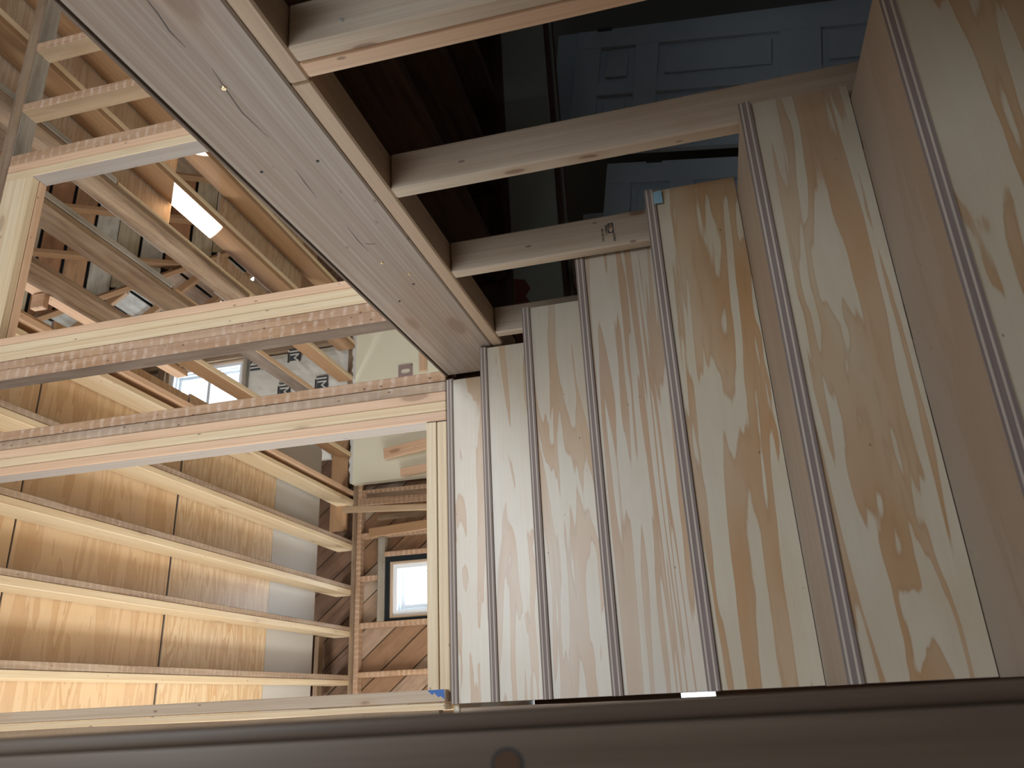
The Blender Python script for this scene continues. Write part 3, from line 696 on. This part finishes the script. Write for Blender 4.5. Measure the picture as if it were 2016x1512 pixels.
bx('felt_surround', (0.712, 0.734), (YF + 0.02, YF + 0.09), (2.0, 2.777), 'z', 'felt', wf, 0)
bx('felt_surround', (1.226, 1.271), (YF + 0.02, YF + 0.09), (2.0, 2.777), 'z', 'felt', wf, 0)
bx('felt_surround', (0.734, 1.226), (YF + 0.02, YF + 0.09), (2.736, 2.777), 'x', 'felt', wf, 0)
def window(idx, x0, x1, z0, z1, rail='h', y=YF + 0.06):
    w = struct('window_%d' % idx, ((x0 + x1) / 2, y, z0))
    def ring(nm, a0, a1, b0, b1, t, y0, y1, mt):
        bx(nm, (a0, a1), (y0, y1), (b0, b0 + t), 'x', mt, w, 0.002); bx(nm, (a0, a1), (y0, y1), (b1 - t, b1), 'x', mt, w, 0.002)
        bx(nm, (a0, a0 + t), (y0, y1), (b0 + t, b1 - t), 'z', mt, w, 0.002); bx(nm, (a1 - t, a1), (y0, y1), (b0 + t, b1 - t), 'z', mt, w, 0.002)
    ring('outer_frame', x0, x1, z0, z1, 0.022, y - 0.03, y + 0.10, 'pine_plate')
    ring('frame', x0 + 0.022, x1 - 0.022, z0 + 0.022, z1 - 0.022, 0.040, y - 0.01, y + 0.13, 'white_paint')
    ring('stop', x0 + 0.062, x1 - 0.062, z0 + 0.062, z1 - 0.062, 0.020, y + 0.03, y + 0.13, 'white_paint')
    ring('sash', x0 + 0.082, x1 - 0.082, z0 + 0.082, z1 - 0.082, 0.035, y + 0.06, y + 0.10, 'white_paint')
    zc = (z0 + z1) / 2
    if rail == 'h': bx('meeting_rail', (x0 + 0.11, x1 - 0.11), (y + 0.055, y + 0.10), (zc - 0.02, zc + 0.02), 'x', 'white_paint', w, 0.002)
    else: bx('meeting_rail', (x0 + 0.11, x1 - 0.11), (y + 0.065, y + 0.09), (zc - 0.012, zc + 0.012), 'x', 'white_paint', w, 0.002)
    for (a, b) in ((z0 + 0.115, zc - 0.02), (zc + 0.02, z1 - 0.115)):
        bx('pane', (x0 + 0.115, x1 - 0.115), (y + 0.078, y + 0.082), (a, b), 'x', 'glass', w, 0)
    return w
window(1, 0.735, 1.225, 2.05, 2.735)
window(2, 2.905, 3.475, 4.385, 5.290)

# cream wallboard on the far wall with its broken top edge and left edge
wc = struct('wall_cream', (2.9, 6.6, FLOOR))
bx('wallboard', (1.975, 4.6), (6.640, 6.655), (FLOOR, 3.085), 'z', 'cream', wc, 0.001)
bx('return_strip', (1.955, 1.975), (6.640, 6.718), (FLOOR, 3.085), 'z', 'cream', wc, 0.001)
bm = bmesh.new()
zs = []
N = 60
row = []
for i in range(N + 1):
    x = 1.96 + (4.6 - 1.96) * i / N
    zz = 3.085 + 0.012 + 0.022 * random.random()
    row.append([bm.verts.new((x, 6.634 + .004 * random.random(), 3.075)), bm.verts.new((x, 6.634 + .004 * random.random(), zz)), bm.verts.new((x, 6.66, zz - .01)), bm.verts.new((x, 6.66, 3.075))])
for i in range(N):
    for j in range(4):
        bm.faces.new((row[i][j], row[i + 1][j], row[i + 1][(j + 1) % 4], row[i][(j + 1) % 4]))
bm.faces.new(row[0]); bm.faces.new(row[-1][::-1]); bmesh.ops.recalc_face_normals(bm, faces=bm.faces[:])
me = bpy.data.meshes.new('broken_edge'); bm.to_mesh(me); bm.free(); me.materials.append(M['plaster'])
o = link('broken_edge', me); setparent(o, wc)
# wall casing strip and metal plate with oval hole, low on the cream wall
tag(bx('casing_strip', (2.98, 3.20), (6.60, 6.625), (2.33, 2.402), 'x', 'pine_pink'), 'short pale board end against the cream wall beside the metal plate', 'board')
def oval_plate():
    y = 6.632; x0, x1, z0, z1 = 2.945, 3.085, 2.480, 2.625
    cx, cz, a, b = 3.015, 2.553, 0.047, 0.024
    bm = bmesh.new(); outer = []; inner = []; n = 24
    for i in range(n):
        t = 2 * math.pi * i / n; c, s = math.cos(t), math.sin(t)
        k = 1 / max(abs(c), abs(s)); outer.append((cx + c * k * (x1 - x0) / 2, (z0 + z1) / 2 + s * k * (z1 - z0) / 2))
        # slot, long side vertical in the world
        inner.append((cx + b * (abs(c) ** .7) * (1 if c > 0 else -1), cz + a * (abs(s) ** .7) * (1 if s > 0 else -1)))
    rings = []
    for yy in (y - 0.002, y + 0.002):
        rings.append(([bm.verts.new((p[0], yy, p[1])) for p in outer], [bm.verts.new((p[0], yy, p[1])) for p in inner]))
    for i in range(n):
        j = (i + 1) % n
        for (o_, i_) in rings: bm.faces.new((o_[i], o_[j], i_[j], i_[i]))
        bm.faces.new((rings[0][0][i], rings[1][0][i], rings[1][0][j], rings[0][0][j]))
        bm.faces.new((rings[0][1][i], rings[0][1][j], rings[1][1][j], rings[1][1][i]))
    bmesh.ops.recalc_face_normals(bm, faces=bm.faces[:])
    me = bpy.data.meshes.new('oval_hole_plate'); bm.to_mesh(me); bm.free(); me.materials.append(M['plate_metal'])
    o = link('oval_hole_plate', me); tag(o, 'small brown square plate with an oval hole on the cream wall', 'plate')
    MW[o.name] = Matrix.Identity(4)
    screw_head(o, (2.955, y - 0.002, 2.61), (0, -1, 0), 0.006, 'hinge'); screw_head(o, (3.072, y - 0.002, 2.49), (0, -1, 0), 0.006, 'hinge')
oval_plate()

# loose boards leaning against the far wall
def loose(lab, top, bot, w, t, n, mat, cat='board', grp='loose boards leaning on the far wall'):
    o = board('loose_board', top, bot, w, t, n, mat, None, 0.004); tag(o, lab, cat, grp); return o
def ext(a, b, z):      # extend the line a->b down to height z
    a = Vector(a); b = Vector(b); s = (a.z - z) / (a.z - b.z); return a + (b - a) * s
L = [('orange-brown board leaning on the cream wall, upper of two', (2.18, 6.56, 2.73), (2.254, 6.50, 2.304), 0.105, 0.03, 'pine_pink'),
     ('thinner tan board leaning on the cream wall, lower of two', (1.985, 6.56, 2.565), (2.012, 6.50, 2.305), 0.075, 0.03, 'pine_pink'),
     ('old brown board at top of the leaning stack beside the cream wall', (1.80, 6.58, 2.90), (1.765, 6.52, 2.306), 0.06, 0.025, 'old'),
     ('tan old board second in the leaning stack', (1.735, 6.50, 2.93), (1.693, 6.44, 2.307), 0.062, 0.03, 'old_lath'),
     ('longest dark board of the stack, reaching up past the wall plate', (1.66, 6.42, 3.05), (1.57, 6.38, 2.307), 0.055, 0.035, 'old_tan'),
     ('thin dark board behind the long board in the stack', (1.60, 6.60, 2.80), (1.60, 6.54, 2.307), 0.05, 0.02, 'old'),
     ('pinkish old board at bottom of the leaning stack', (1.455, 6.54, 2.85), (1.495, 6.46, 2.307), 0.085, 0.03, 'pine_brown')]
for lab, a, b, w, t, mt in L:
    bb = ext(a, b, FLOOR + 0.01); loose(lab, a, (a[0] + (bb.x - a[0]) * 0.6, a[1] - 0.10, bb.z), w, t, (0, -1, 0.05), mt)

# ------------------------------------------------------------------ gable wall: insulation
def batt(lab, x0, x1, z0, z1, dark_right=False):
    t = thing('insulation_batt', lab, 'insulation', ((x0 + x1) / 2, YF + 0.05, z0), 'insulation batts in the gable wall')
    bm = bmesh.new(); nx, nz = 10, 22
    g = []
    rnd = random.Random(int(x0 * 1000))
    for i in range(nx + 1):
        for j in range(nz + 1):
            u = i / nx; v = j / nz
            puff = 0.035 * (1 - abs(2 * u - 1) ** 4) * (1 - abs(2 * v - 1) ** 8)
            g.append(bm.verts.new((x0 + (x1 - x0) * u, YF + 0.05 - puff - rnd.uniform(0, 0.008), z0 + (z1 - z0) * v)))
    b4 = [bm.verts.new((x, YF + 0.088, z)) for x, z in ((x0, z0), (x1, z0), (x1, z1), (x0, z1))]
    def G(i, j): return g[i * (nz + 1) + j]
    for i in range(nx):
        for j in range(nz): bm.faces.new((G(i, j), G(i + 1, j), G(i + 1, j + 1), G(i, j + 1)))
    bm.faces.new([G(0, j) for j in range(nz + 1)] + [b4[3], b4[0]]); bm.faces.new([G(nx, j) for j in range(nz, -1, -1)] + [b4[1], b4[2]])
    bm.faces.new([G(i, 0) for i in range(nx, -1, -1)] + [b4[0], b4[1]]); bm.faces.new([G(i, nz) for i in range(nx + 1)] + [b4[2], b4[3]])
    bmesh.ops.recalc_face_normals(bm, faces=bm.faces[:])
    me = bpy.data.meshes.new('facing'); bm.to_mesh(me); bm.free(); me.materials.append(M['foil'])
    o = link('facing', me); MW[o.name] = Matrix.Identity(4); setparent(o, t)
    return t
def logo(t, x, z, flip):
    xd = Vector((1, 0, 0)) if not flip else Vector((-1, 0, 0)); s = 1 if not flip else -1
    y = YF - 0.004
    bx('logo_block', (x - 0.070, x + 0.070), (y - 0.001, y + 0.012), (z - 0.055, z + 0.055), 'x', 'ink', t, 0)
    text('logo_letters', 'JM', 0.145, (x - s * 0.062, y - 0.003, z - s * 0.050), xd, (0, -1, 0), 'foil', t, 0.001)
    bx('print_line', (x - 0.07, x + 0.07), (y - 0.001, y + 0.012), (z - s * 0.075 - 0.005, z - s * 0.075 + 0.005), 'x', 'ink', t, 0)
b1 = batt('insulation batt directly below the gable window with printed marks', 2.91, 3.46, 3.21, 4.33)
b2 = batt('insulation batt right of the gable window, behind the joists', 3.53, 3.90, 3.21, 4.6)
b0 = batt('grey insulation batt left of the gable window', 2.27, 2.86, 3.36, 4.3)
logo(b1, 3.375, 4.24, False); logo(b1, 3.405, 3.79, True)
logo(b1, 3.045, 3.88, True); logo(b1, 3.06, 3.47, True)
logo(b2, 3.63, 3.395, False)
wg = struct('wall_gable', (3.2, YF, 3.65))
for x in (2.86, 3.48, 3.92):
    bx('stud', (x, x + 0.042), (YF + 0.0, YF + 0.09), (3.19, 5.6 if x > 3.9 else 5.9), 'z', 'old', wg)
bx('window_header', (2.9, 3.48), (YF, YF + 0.09), (5.31, 5.40), 'x', 'old', wg)
bx('window_sill', (2.9, 3.48), (YF, YF + 0.09), (4.335, 4.38), 'x', 'old_gray', wg)
bx('slit_cover_strip', (2.83, 3.53), (YF + 0.092, YF + 0.096), (5.30, 5.42), 'x', 'felt', wg, 0)  # strip added to block a bright slit at the gable window
SL = 1.57; APEX = 6.55; XC = 3.2
# boards of the gable above the far wall, level, cut round the window
z = 3.65
while z < APEX - 0.15:
    z1 = z + 0.19
    hw = (APEX - z1) / SL
    segs = [(XC - hw, XC + hw)]
    if z1 > 4.385 and z < 5.29: segs = [(XC - hw, 2.905), (3.475, XC + hw)]
    for (a, b) in segs:
        if b - a > 0.05: bx('plank', (a, b), (YF + 0.097, YF + 0.117), (z, z1 - 0.006), 'x', 'sheath', wg, 0.001)
    z = z1

# ------------------------------------------------------------------ roof: main slope (boards along X) and cross gable
rf = struct('roof', (3.0, 5.6, 3.6))
TA = 1.8
def yA(z): return 6.82 - (z - 3.6) / TA
nA = Vector((0, -TA, -1)).normalized()
nA = Vector((0, -1.8, -1.0)); nA.normalize()
sl = Vector((0, -1, TA)).normalized()
def valleyR(z): return XC + (APEX - z) / SL
s = 0.0; i = 0
BW = 0.205; GAP = 0.028
while True:
    za = 3.6 + s * sl.z; zb = 3.6 + (s + BW) * sl.z
    if za > 6.9: break
    zm = (za + zb) / 2; ym = yA(zm)
    spans = []
    if zm < APEX:
        spans = [(-1.6, XC - (APEX - zm) / SL - 0.0), (valleyR(zm), 7.2)]
    else: spans = [(-1.6, 7.2)]
    for (a, b) in spans:
        x = a
        while x < b - 0.02:
            x1 = min(b, x + random.uniform(1.0, 2.6))
            if b - x1 < 0.4: x1 = b
            board('plank', (x + 0.003, ym, zm), (x1, ym, zm), BW - random.uniform(0, 0.006), 0.02, nA, 'roof', rf, 0.002)
            x = x1
    s += BW + (GAP if i % 2 else 0.006 if i % 4 == 0 else GAP); i += 1
# felt behind
def quad(name, pts, mat, parent):
    return poly_prism(name, pts, (Vector(pts[1]) - Vector(pts[0])).cross(Vector(pts[2]) - Vector(pts[1])), 0.004, mat, parent)
off = nA * -0.03
def PA(x, z): return Vector((x, yA(z), z)) + off
quad('felt_sheet', [PA(-1.6, 3.55), PA(XC - (APEX - 3.55) / SL, 3.55), PA(XC, APEX), PA(XC, 6.95), PA(-1.6, 6.95)], 'felt', rf)
quad('felt_sheet', [PA(valleyR(3.55), 3.55), PA(7.2, 3.55), PA(7.2, 6.95), PA(XC, 6.95), PA(XC, APEX)], 'felt', rf)
for x in (-0.4, 0.15, 0.7, 4.30, 4.845, 5.39, 5.93):
    z0r = 3.6
    if x < XC: ztop = min(8.0, APEX + (x - XC) * SL if x > XC - (APEX - 3.6) / SL else 8.0)
    a = Vector((x, yA(3.6), 3.6)); b = Vector((x, yA(6.8), 6.8))
    zlow = 3.6
    if x > XC and valleyR(3.6) > x: zlow = APEX - (x - XC) * SL
    a = Vector((x, yA(zlow), zlow))
    board('rafter', a + nA * 0.055, b + nA * 0.055, 0.09, 0.048, (1, 0, 0), 'pine_brown', rf, 0.003)
# cross-gable slopes: boards run along Y
for sgn in (1, -1):
    nB = Vector((-sgn * SL, 0, -1)).normalized(); sd = Vector((-sgn, 0, SL)).normalized()
    s = 0.0; i = 0
    xb = XC + sgn * (APEX - 3.3) / SL
    L_ = math.hypot((APEX - 3.3) / SL, APEX - 3.3)
    while s + BW < L_ + 0.1:
        zm = 3.3 + (s + BW / 2) * sd.z; xm = xb + sd.x * (s + BW / 2)
        y0 = yA(zm)
        if y0 < 6.80:
            y = y0
            while y < 6.80 - 0.02:
                y1 = min(6.80, y + random.uniform(0.5, 1.0))
                if 6.80 - y1 < 0.3: y1 = 6.80
                board('plank', (xm, y + 0.002, zm), (xm, y1, zm), BW, 0.02, nB, 'roof_gray', rf, 0.002)
                y = y1
        s += BW + GAP; i += 1
    off = nB * -0.03
    P = [Vector((XC + sgn * (APEX - 3.55) / SL, yA(3.55), 3.55)), Vector((XC + sgn * (APEX - 3.55) / SL, 6.82, 3.55)), Vector((XC, 6.82, APEX)), Vector((XC, yA(APEX), APEX))]
    quad('felt_sheet', [p + off for p in P], 'felt', rf)
    for y in (5.90, 6.34, 6.76):
        zt = APEX; zl = max(3.5, 3.6 + (6.82 - y) * TA)
        if zl > zt - 0.2: continue
        a = Vector((XC + sgn * (APEX - zl) / SL, y, zl)); b = Vector((XC, y, APEX))
        board('rafter', a + nB * 0.05, b + nB * 0.05, 0.085, 0.045, (0, 1, 0), 'pine_brown', rf, 0.003)
    # valley board
    a = Vector((XC + sgn * (APEX - 3.75) / SL, yA(3.75), 3.75)); b = Vector((XC, yA(APEX), APEX))
    board('valley_rafter', a + nB * 0.05 + nA * 0.04, b + nB * 0.05 + nA * 0.04, 0.05, 0.13, nA + nB, 'pine_brown', rf, 0.003)
bx('ridge_board', (XC - 0.02, XC + 0.02), (yA(APEX), 6.8), (APEX - 0.16, APEX), 'y', 'old', rf)

# ------------------------------------------------------------------ two stored panel doors in the dark lower room
def panel_door(label, corner, ang, hinges):
    """six-panel door leaf in a plane of constant Y; corner = its upper right corner; ang = lean in that plane"""
    wd, ht = 0.76, 2.0
    t = thing('door_leaf', label, 'door', corner, 'stored panel doors')
    R_ = Matrix.Rotation(ang, 4, 'Y'); T_ = Matrix.Translation(Vector(corner))
    mmx = T_ @ R_
    def P(u, v, y=0.0): return mmx @ Vector((-u, y, -v))     # u from the right edge, v down
    def pc(nm, u0, u1, v0, v1, y0, y1, g='v', bev=0.002, mt='door', par=None):
        if g == 'v': a = P((u0 + u1) / 2, v0, (y0 + y1) / 2); b = P((u0 + u1) / 2, v1, (y0 + y1) / 2); w = u1 - u0
        else: a = P(u0, (v0 + v1) / 2, (y0 + y1) / 2); b = P(u1, (v0 + v1) / 2, (y0 + y1) / 2); w = v1 - v0
        return board(nm, a, b, w, y1 - y0, (0, -1, 0), mt, par or t, bev)
    S = 0.115
    pc('stile', 0, S, 0, ht, 0, 0.035); pc('stile', wd - S, wd, 0, ht, 0, 0.035)
    mid0, mid1 = 0.34, 0.42
    rows = [(0.125, 0.305), (0.42, 1.00), (1.19, 1.76)]
    vs = [0.0] + [v for r in rows for v in r] + [ht]
    for i in range(0, len(vs), 2): pc('rail', S, wd - S, vs[i], vs[i + 1], 0, 0.035, 'h')
    for (v0, v1) in rows:
        pc('mullion', mid0, mid1, v0, v1, 0, 0.035)
        for (u0, u1) in ((S, mid0), (mid1, wd - S)):
            o = pc('panel', u0, u1, v0, v1, 0.017, 0.030, 'v', 0)
            pc('raised_field', u0 + 0.035, u1 - 0.035, v0 + 0.035, v1 - 0.035, 0.005, 0.017, 'v', 0.003, 'door', None)
    for v in hinges:
        h = pc('hinge', -0.012, 0.010, v, v + 0.075, -0.004, 0.030, 'v', 0.001, 'hinge')
panel_door('blue-grey six-panel door leaning in the dark room, upper one with black hinge', (3.25, 3.20, 0.275), math.radians(9), [0.10])
panel_door('blue-grey panel door leaning in the dark room, lower one cut off by the risers', (2.43, 3.245, 0.205), math.radians(9), [0.19])
tag(board('leaning_slab', (3.02, 3.33, 0.44), (2.75, 3.33, -1.78), 0.72, 0.03, (0, -1, 0), 'door', None, 0.003), 'plain blue-grey slab leaning behind the upper panel door', 'panel')
tag(board('leaning_strip', (2.20, 3.38, 0.36), (2.02, 3.38, -1.78), 0.09, 0.03, (0, -1, 0), 'door', None, 0.003), 'narrow grey strip leaning left of the lower panel door', 'board')
